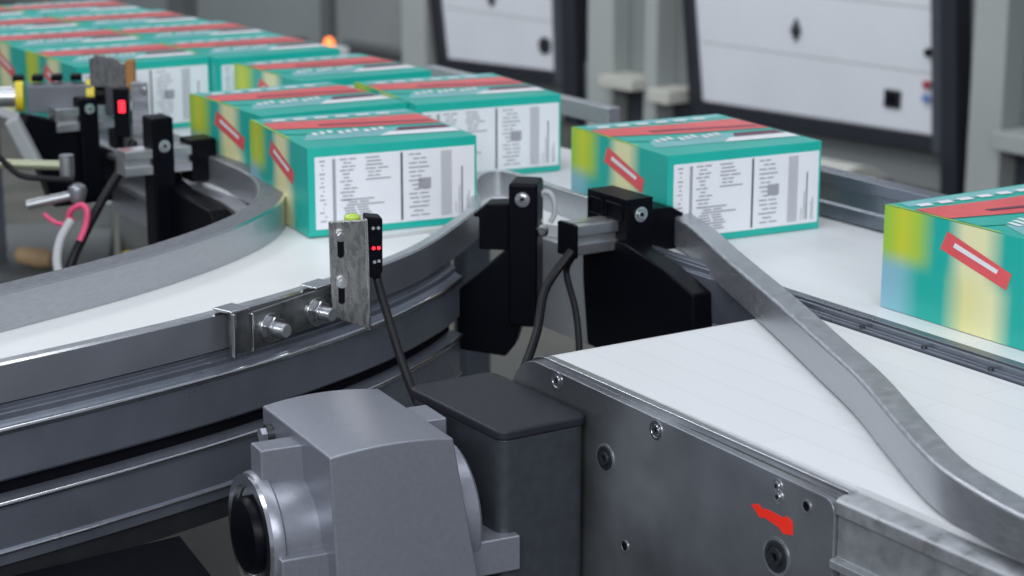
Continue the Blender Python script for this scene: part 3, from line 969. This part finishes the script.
uL = N
vL = -A
cL = LN(-3.247, 1.325)
br3, P3 = bracket('black plastic rail bracket inside the bend of the inner rail', (cL.x, cL.y), N, -A, 0.040, 0.05, 0.128,
                  [(-3.30, 0.05), (-3.325, 0.0), (-3.29, -0.13), (-3.27, -0.16), (-3.06, -0.16), (-3.06, -0.035), (-3.085, -0.010), (-3.22, 0.0), (-3.27, 0.012), (-3.29, 0.05)], 0.002, -0.15,
                  [('clamp_jaw', 0.072, 0.122, 0.005, 0.055, 0.006, 0.082, 0)], along=1.352, zb=-0.050, bolt_r=0.011)
m = MB()
prof = [(-h, -h), (h, -h), (h, h), (-h, h), (-h, 0.006), (-h + 0.007, 0.006), (-h + 0.007, -0.006), (-h, -0.006)]
m.prism([P3(-0.050, 0.028 + y, 0.050 + z) for y, z in prof], N * 0.125, 'aluminium')
m.build('crossbar', br3, 0.0015)

cM = LN(-3.65, 1.343)
br4, P4 = bracket('blurred black rail bracket at far left behind the pneumatic cylinder', (cM.x, cM.y), N, -A, 0.038, 0.05, 0.108,
                  [(0.0, 0.05), (-0.05, 0.07), (-0.100, 0.085), (-0.110, 0.05), (-0.07, -0.05), (-0.055, -0.10), (0.115, -0.10), (0.112, -0.02), (0.042, 0.01), (0.038, 0.05)], 0.012, -0.13,
                  [('clamp_jaw', 0.075, 0.115, 0.005, 0.055, 0.0, 0.075, 0)], zb=-0.020, bolt_r=0.010)
m = MB()
m.prism([P4(-0.045, 0.028 + y, 0.068 + z) for y, z in prof], N * 0.125, 'aluminium')
m.build('crossbar', br4, 0.0015)

# pneumatic stop cylinder with yellow rings
pc = thing('pneumatic_cylinder', 'grey block cylinder with two yellow rings at far left', 'cylinder', W(-0.90, 4.02, 0.05))
m = MB()
pcx = Vector((0.985, 0.17, 0)).normalized()
rotc = Matrix((pcx, Vector((-pcx.y, pcx.x, 0)), Vector((0, 0, 1)))).transposed()
m.box(W(-0.875, 3.85, 0.104), (0.125, 0.05, 0.052), 'barrel_grey', rotc)
m.build('barrel', pc, 0.003)
for x_, y_ in ((-0.950, 3.837), (-0.818, 3.86)):
    m = MB()
    p = W(x_, y_, 0.108)
    m.lathe(p - pcx * 0.008, pcx, [(0, 0.020), (0, 0.030), (0.015, 0.030), (0.015, 0.020)], 'yellow', 24)
    m.build('yellow_ring', pc)
m = MB()
m.cyl(W(-0.945, 3.838, 0.108), W(-1.25, 3.785, 0.106), 0.020, 'aluminium', 20)
m.build('piston_rod', pc)
m = MB()
m.cyl(W(-0.815, 3.86, 0.108), W(-0.790, 3.865, 0.108), 0.026, 'black_plastic', 20)
m.cyl(W(-0.790, 3.865, 0.108), W(-0.72, 3.877, 0.108), 0.015, 'cabinet_grey', 20)
m.build('end_head', pc)
for k in range(4):
    m = MB()
    m.box(W(-0.955 + 0.036 * k, 3.85 + 0.006 * k, 0.141), (0.022, 0.03, 0.012), 'black_plastic', rotc)
    m.build('valve_block', pc, 0.003)

# second sensor with red light
s2 = thing('photo_sensor', 'blurred black sensor with red light on a grey plate at left', 'sensor', W(-0.69, 3.62, 0.06))
m = MB()
m.box(W(-0.675, 3.60, 0.105), (0.030, 0.006, 0.13), 'brushed_steel')
m.build('mounting_plate', s2, 0.001)
m = MB()
m.box(W(-0.708, 3.60, 0.115), (0.028, 0.022, 0.090), 'black_plastic')
b_ = m.build('sensor_body', s2, 0.003)
m = MB()
m.box(W(-0.706, 3.588, 0.127), (0.012, 0.004, 0.022), 'red_led')
m.build('indicator_light', b_, 0.001)
for z_ in (0.155, 0.075):
    m = MB()
    m.cyl(W(-0.668, 3.597, z_), W(-0.668, 3.590, z_), 0.006, 'bright_steel', 12)
    m.build('plate_screw', s2)

# rusty stop gate beside row
g = thing('stop_gate', 'worn metal stop gate with brown edge beside the first white carton', 'gate', W(-0.78, 3.86, 0.12))
m = MB()
m.prism([W(-0.815, 3.84, 0.125)] + [W(-0.742, 3.82, 0.125), W(-0.742, 3.82, 0.172), W(-0.755, 3.82, 0.182), W(-0.800, 3.84, 0.188), W(-0.815, 3.84, 0.178)], (0.0, 0.010, 0), 'scratched_steel')
m.build('gate_plate', g, 0.002)
m = MB()
m.box(W(-0.731, 3.82, 0.150), (0.016, 0.025, 0.062), 'brown')
o = m.build('edge_block', g, 0.002)
o['label'] = 'brown edge block'
m = MB()
m.box(W(-0.77, 3.835, 0.10), (0.03, 0.012, 0.06), 'dark_steel')
m.build('gate_arm', g, 0.002)

# stop arm: rods and cables inside the bend
t = thing('clamp_rod', 'blurred horizontal steel rod with round clamp, inside the bend at left', 'rod', W(-0.83, 3.5, -0.04))
m = MB()
m.cyl(W(-0.865, 3.50, -0.036), W(-0.785, 3.50, -0.018), 0.009, 'aluminium', 16)
m.build('rod', t)
m = MB()
m.lathe(W(-0.775, 3.50, -0.030), (0, 0, 1), [(0, 0.012), (0.02, 0.017), (0.028, 0.015), (0.033, 0.008)], 'brushed_steel', 20)
m.build('clamp', t)
t = thing('clamp_rod', 'blurred olive pipe running left from the far bracket, above the other rod', 'rod', W(-0.86, 3.52, 0.03))
m = MB()
m.cyl(W(-1.10, 3.52, 0.040), W(-0.80, 3.52, 0.032), 0.009, 'olive_pipe', 16)
m.build('rod', t)
m = MB()
m.cyl(W(-0.795, 3.515, 0.012), W(-0.795, 3.515, 0.052), 0.013, 'aluminium', 16)
m.build('clamp', t)
m = MB()
m.box(W(-0.925, 3.74, 0.035), (0.030, 0.03, 0.10), 'cabinet_grey', Matrix.Rotation(R(-25), 3, 'Y'))
tag(m.build('side_guard', None, 0.008), 'slanted pale plastic guard left of the far black bracket', 'guard')
m = MB()
m.tube([W(-0.93, 3.50, 0.075), W(-0.905, 3.50, 0.045), W(-0.875, 3.50, 0.018), W(-0.83, 3.50, 0.012), W(-0.78, 3.50, 0.010)], 0.0055, 'rubber')
tag(m.build('cable'), 'black hose drooping from the pale guard at far left', 'cable')
m = MB()
m.tube([W(-0.69, 3.60, 0.06), W(-0.705, 3.56, 0.02), W(-0.735, 3.52, -0.03), W(-0.765, 3.48, -0.09), W(-0.785, 3.45, -0.14), W(-0.80, 3.42, -0.22)], 0.0085, 'rubber')
tag(m.build('cable'), 'black cable falling from the red lit sensor behind the inner rail', 'cable')
m = MB()
m.tube([W(-0.790, 3.48, -0.060), W(-0.782, 3.475, -0.040), W(-0.762, 3.47, -0.030), W(-0.752, 3.465, -0.040), W(-0.755, 3.46, -0.065), W(-0.765, 3.45, -0.09)], 0.0055, 'pink_wire')
tag(m.build('cable'), 'pink wire looping out beside the black cables inside the bend', 'cable')
m = MB()
m.tube([W(-0.835, 3.49, -0.050), W(-0.815, 3.485, -0.064), W(-0.795, 3.48, -0.066), W(-0.780, 3.475, -0.055)], 0.004, 'pink_wire')
tag(m.build('cable'), 'short dark pink wire bending left of the pink loop', 'cable')
m = MB()
m.tube([W(-0.780, 3.46, -0.055), W(-0.796, 3.44, -0.085), W(-0.800, 3.42, -0.120), W(-0.790, 3.40, -0.160), W(-0.785, 3.38, -0.24)], 0.008, 'grey_wire')
tag(m.build('cable'), 'pale grey cable curving down behind the inner rail', 'cable')

# cabinet and floor things under the bend
t = thing('floor_cabinet', 'pale grey floor cabinet with a yellow corner, below the bend at left', 'cabinet', W(-1.10, 5.6, -Z0))
m = MB()
m.box(W(-1.00, 5.55, -0.745), (0.22, 0.3, 0.60), 'cabinet_grey', rotc)
m.build('body', t, 0.01)
m = MB()
m.box(W(-1.128, 5.40, -0.735), (0.05, 0.05, 0.62), 'wall_light', rotc)
m.build('corner_post', t, 0.006)
m = MB()
m.box(W(-1.163, 5.38, -0.78), (0.022, 0.03, 0.50), 'yellow', rotc)
m.build('yellow_strip', t, 0.004)
m = MB()
m.lathe(W(-1.055, 5.37, -0.60), (0, -1, 0), [(0, 0.042), (0.02, 0.046), (0.03, 0.040), (0.04, 0.015)], 'yellow', 20)
m.build('yellow_knob', t)
t = thing('floor_crate', 'dark crate on the floor beneath the far left machinery', 'crate', W(-1.30, 5.1, -Z0))
m = MB()
m.box(W(-1.30, 5.1, -0.785), (0.46, 0.6, 0.53), 'door_dark', rotc)
m.build('crate_body', t, 0.012)
m = MB()
m.box(W(-1.30, 5.1, -0.505), (0.49, 0.63, 0.03), 'wall_dark', rotc)
m.build('rim', t, 0.006)
m = MB()
m.lathe(W(-1.205, 4.90, -0.464), Vector((0.9, -0.25, -0.08)), [(-0.05, 0.008), (-0.04, 0.020), (0.02, 0.027), (0.05, 0.020), (0.056, 0.008)], 'tan', 18)
tag(m.build('wooden_wedge'), 'tan rounded wooden block lying on a dark crate under the bend', 'block')

# ================================================================== CARTONS


def carton_mesh():
    m = MB()
    w, l, hh = BW / 2, BL / 2, BH
    # local x across (n), local y up the line, front face at y = -l
    m.hexa([(-w, -l, 0), (w, -l, 0), (w, l, 0), (-w, l, 0), (-w, -l, hh), (w, -l, hh), (w, l, hh), (-w, l, hh)], 'teal')
    e = 0.0005

    def top(pts, mt, k=1):
        m.add([(-w + x * BW, -l + y * BL, hh + e * k) for x, y in pts], [tuple(range(len(pts)))], mt)

    def left(pts, mt, k=1):          # x from the front corner to the back, seen from outside
        m.add([(-w - e * k, l - x * BL, z * hh) for x, z in pts], [tuple(range(len(pts)))], mt)

    def right(pts, mt, k=1):
        m.add([(w + e * k, -l + x * BL, z * hh) for x, z in pts], [tuple(range(len(pts)))], mt)
    # top print: teal front band, white band with a dark blot, red strip, pale teal back
    top([(0.06, 0.22), (0.99, 0.20), (0.99, 0.40), (0.16, 0.44)], 'pale_teal')
    top([(0.05, 0.90), (0.96, 0.88), (0.97, 0.98), (0.08, 0.985)], 'pale_teal')
    top([(0.50, 0.20), (0.98, 0.17), (0.985, 0.29), (0.60, 0.30)], 'print_white', 2)
    top([(0.64, 0.31), (0.97, 0.29), (0.975, 0.40), (0.70, 0.41)], 'maroon', 2)
    top([(0.02, 0.62), (0.48, 0.52), (0.99, 0.47), (0.98, 0.80), (0.50, 0.80), (0.03, 0.84)], 'band_red', 2)
    top([(0.30, 0.63), (0.96, 0.54), (0.96, 0.57), (0.30, 0.67)], 'maroon', 3)
    top([(0.02, 0.44), (0.30, 0.35), (0.44, 0.44), (0.03, 0.58)], 'teal', 2)
    for k in range(9):               # loose white lettering shapes on the teal
        x0 = 0.16 + 0.052 * k
        y0 = 0.34 + 0.02 * (k % 3)
        top([(x0, y0), (x0 + 0.030, y0 - 0.004), (x0 + 0.040, y0 + 0.075), (x0 + 0.012, y0 + 0.08)], 'print_white', 3)
    for k in range(6):
        x0 = 0.10 + 0.13 * k
        top([(x0, 0.87), (x0 + 0.08, 0.865), (x0 + 0.09, 0.915), (x0 + 0.01, 0.92)], 'print_white', 2)
    top([(0.0, 0.30), (0.015, 0.30), (0.015, 0.99), (0.0, 0.99)], 'lime', 2)
    # long side print
    left([(0, 0), (1, 0), (1, 1), (0, 1)], 'side_print')
    left([(0.36, 0.72), (0.76, 0.50), (0.785, 0.66), (0.40, 0.90)], 'band_red', 2)
    left([(0.44, 0.765), (0.70, 0.625), (0.71, 0.665), (0.45, 0.81)], 'print_white', 3)
    right([(0.28, 0.02), (0.60, 0.02), (0.54, 0.60), (0.34, 0.62)], 'print_cream')
    right([(0.24, 0.52), (0.64, 0.70), (0.60, 0.90), (0.22, 0.70)], 'band_red', 2)
    right([(0.70, 0.50), (0.98, 0.50), (0.98, 0.96), (0.68, 0.96)], 'lime')
    return m


def panel_mesh():
    m = MB()
    w, l = BW / 2, BL / 2
    y = -l - 0.0008
    pw = BW - 0.016
    x0, z0, ph = -w + 0.012, 0.011, BH - 0.026
    m.hexa([(x0, y, z0), (x0 + pw, y, z0), (x0 + pw, -l, z0), (x0, -l, z0), (x0, y, z0 + ph), (x0 + pw, y, z0 + ph), (x0 + pw, -l, z0 + ph), (x0, -l, z0 + ph)], 'panel_white')
    rnd = random.Random(3)

    def bar(u0, u1, v0, v1, mt):
        m.add([(x0 + u0 * pw, y - 0.0004, z0 + v0 * ph), (x0 + u1 * pw, y - 0.0004, z0 + v0 * ph), (x0 + u1 * pw, y - 0.0004, z0 + v1 * ph), (x0 + u0 * pw, y - 0.0004, z0 + v1 * ph)], [(0, 1, 2, 3)], mt)
    for (c0, c1, n, top, bot) in ((0.025, 0.075, 15, 0.97, 0.08), (0.15, 0.28, 12, 0.97, 0.36), (0.31, 0.50, 7, 0.97, 0.62), (0.17, 0.50, 9, 0.40, 0.06), (0.58, 0.74, 15, 0.97, 0.05)):
        for k in range(n):
            v = top - (top - bot) * (k + 0.5) / n
            a = c0 + (0.03 * rnd.random() if k % 3 else 0)
            b = c1 - (c1 - c0) * 0.5 * rnd.random()
            cuts = rnd.randint(1, 2)
            step = (b - a) / cuts
            for q in range(cuts):
                bar(a + q * step, a + (q + 0.82) * step, v - 0.010, v + 0.010, 'ink_grey')
    bar(0.105, 0.125, 0.06, 0.96, 'ink_grey')
    bar(0.528, 0.542, 0.03, 0.98, 'ink')
    bar(0.64, 0.72, 0.45, 0.60, 'ink_grey')
    for k in range(14):
        bar(0.785 + 0.005 * k, 0.7872 + 0.005 * k, 0.04, 0.96, 'ink_grey')
    for u0, u1, v1 in ((0.900, 0.904, 0.45), (0.915, 0.923, 0.72), (0.95, 0.953, 0.30), (0.962, 0.966, 0.36), (0.88, 0.883, 0.22)):
        bar(u0, u1, 0.05, v1, 'ink')
    return m


proto = carton_mesh().build('carton', None, 0.0)
pan = panel_mesh().build('nutrition_panel', proto)
pan['label'] = 'white panel of small printed columns'
GROUP = 'teal food cartons on the conveyors'
first = True


def place(s, n, rot, label):
    """s is the carton's front face, n its middle; rot turns it clockwise from the lane"""
    global first
    c = LN(s, n, 0.0)
    ang = math.atan2(N.y, N.x) - R(rot)
    back = Vector((-math.sin(ang), math.cos(ang), 0)) * (BL / 2)
    if first:
        o = proto
        first = False
    else:
        o = proto.copy()
        COL.objects.link(o)
        p = pan.copy()
        p.parent = o
        COL.objects.link(p)
    o.location = c + back + Vector((0, 0, 0.001))
    o.rotation_euler = (0, 0, ang)
    return tag(o, label, 'box', GROUP)


place(-2.745, 1.525, 8, 'sharp teal carton with printed white panel entering the curve behind the sensor')
place(-2.400, 1.962, 5, 'teal carton on the straight lane behind the right black bracket')
place(-1.665, 1.995, 0, 'rightmost teal carton, cut by the right picture edge')
place(-3.085, 1.600, 0, 'teal carton directly behind the sharp carton, showing its yellow and red side')
place(-3.035, 1.885, 7, 'teal carton right of and behind the sharp carton, left of the lane carton')
place(-3.410, 1.840, 0, 'flat looking teal carton behind the two middle cartons, below the orange lamp')
place(-3.83, 1.550, 0, 'front carton of the left row, white panel beside the stop gate')
place(-3.80, 1.840, 0, 'front carton of the second row, right of the left row\'s front carton')
r1 = ['second', 'third', 'fourth']
for k in range(3):
    place(-4.135 - 0.305 * k, 1.549 - 0.025 * k, 0, '%s carton from the front in the tightly packed left row' % r1[k])
for k in range(3):
    place(-4.105 - 0.305 * k, 1.840 - 0.026 * k, 0, '%s carton from the front in the second packed row' % r1[k])

# ================================================================== LIGHT AND CAMERA
w = bpy.data.worlds.new('hall')
S.world = w
w.use_nodes = True
bg = w.node_tree.nodes['Background']
bg.inputs['Color'].default_value = (0.72, 0.80, 0.95, 1)
bg.inputs['Strength'].default_value = 0.30


def area(name, loc, target, size, sizey, power, col=(1, 1, 1)):
    d = bpy.data.lights.new(name, 'AREA')
    d.shape = 'RECTANGLE'
    d.size, d.size_y = size, sizey
    d.energy = power
    d.color = col
    o = bpy.data.objects.new(name, d)
    o.location = loc
    o.rotation_euler = (Vector(target) - Vector(loc)).to_track_quat('-Z', 'Y').to_euler()
    COL.objects.link(o)
    return o


area('unseen_lamp', (0.0, 2.2, 4.6), (0.0, 2.6, 1.0), 4.0, 1.2, 45, (0.95, 0.98, 1.0))
area('unseen_lamp', (-0.5, -3.0, 3.7), (-0.2, 2.6, 1.0), 6.0, 1.4, 235, (0.95, 0.98, 1.0))  # unseen fill added on the camera side to lift forward-facing surfaces
area('unseen_lamp', (-2.6, 5.4, 4.6), (-1.6, 5.0, 1.0), 3.0, 1.2, 45, (0.95, 0.98, 1.0))
area('unseen_lamp', (-5.2, 9.0, 4.6), (-5.0, 12.5, 0.3), 4.0, 1.2, 140, (0.97, 1.0, 0.99))  # unseen fill added to brighten the left stretch of the back wall
area('unseen_lamp', (-1.5, 7.0, 4.6), (-1.0, 9.5, 0.6), 6.0, 1.2, 125, (0.97, 1.0, 0.99))  # unseen fill added to light the back wall and doors

cam = bpy.data.cameras.new('camera')
cam.sensor_fit = 'HORIZONTAL'
cam.sensor_width = 36
cam.lens = 2000 / 1024 * 36
cam.clip_start = 0.05
cam.clip_end = 100
cam.dof.use_dof = True
cam.dof.focus_distance = 2.40
cam.dof.aperture_fstop = 5.8
co = bpy.data.objects.new('camera', cam)
co.location = (0, 0, 0.70 + Z0)
co.rotation_euler = (R(90) - math.atan(508 / 2000), 0, 0)
COL.objects.link(co)
S.camera = co

S.view_settings.view_transform = 'Standard'
S.view_settings.look = 'None'
S.view_settings.gamma = 1
S.view_settings.use_curve_mapping = False
S.view_settings.exposure = 0.33
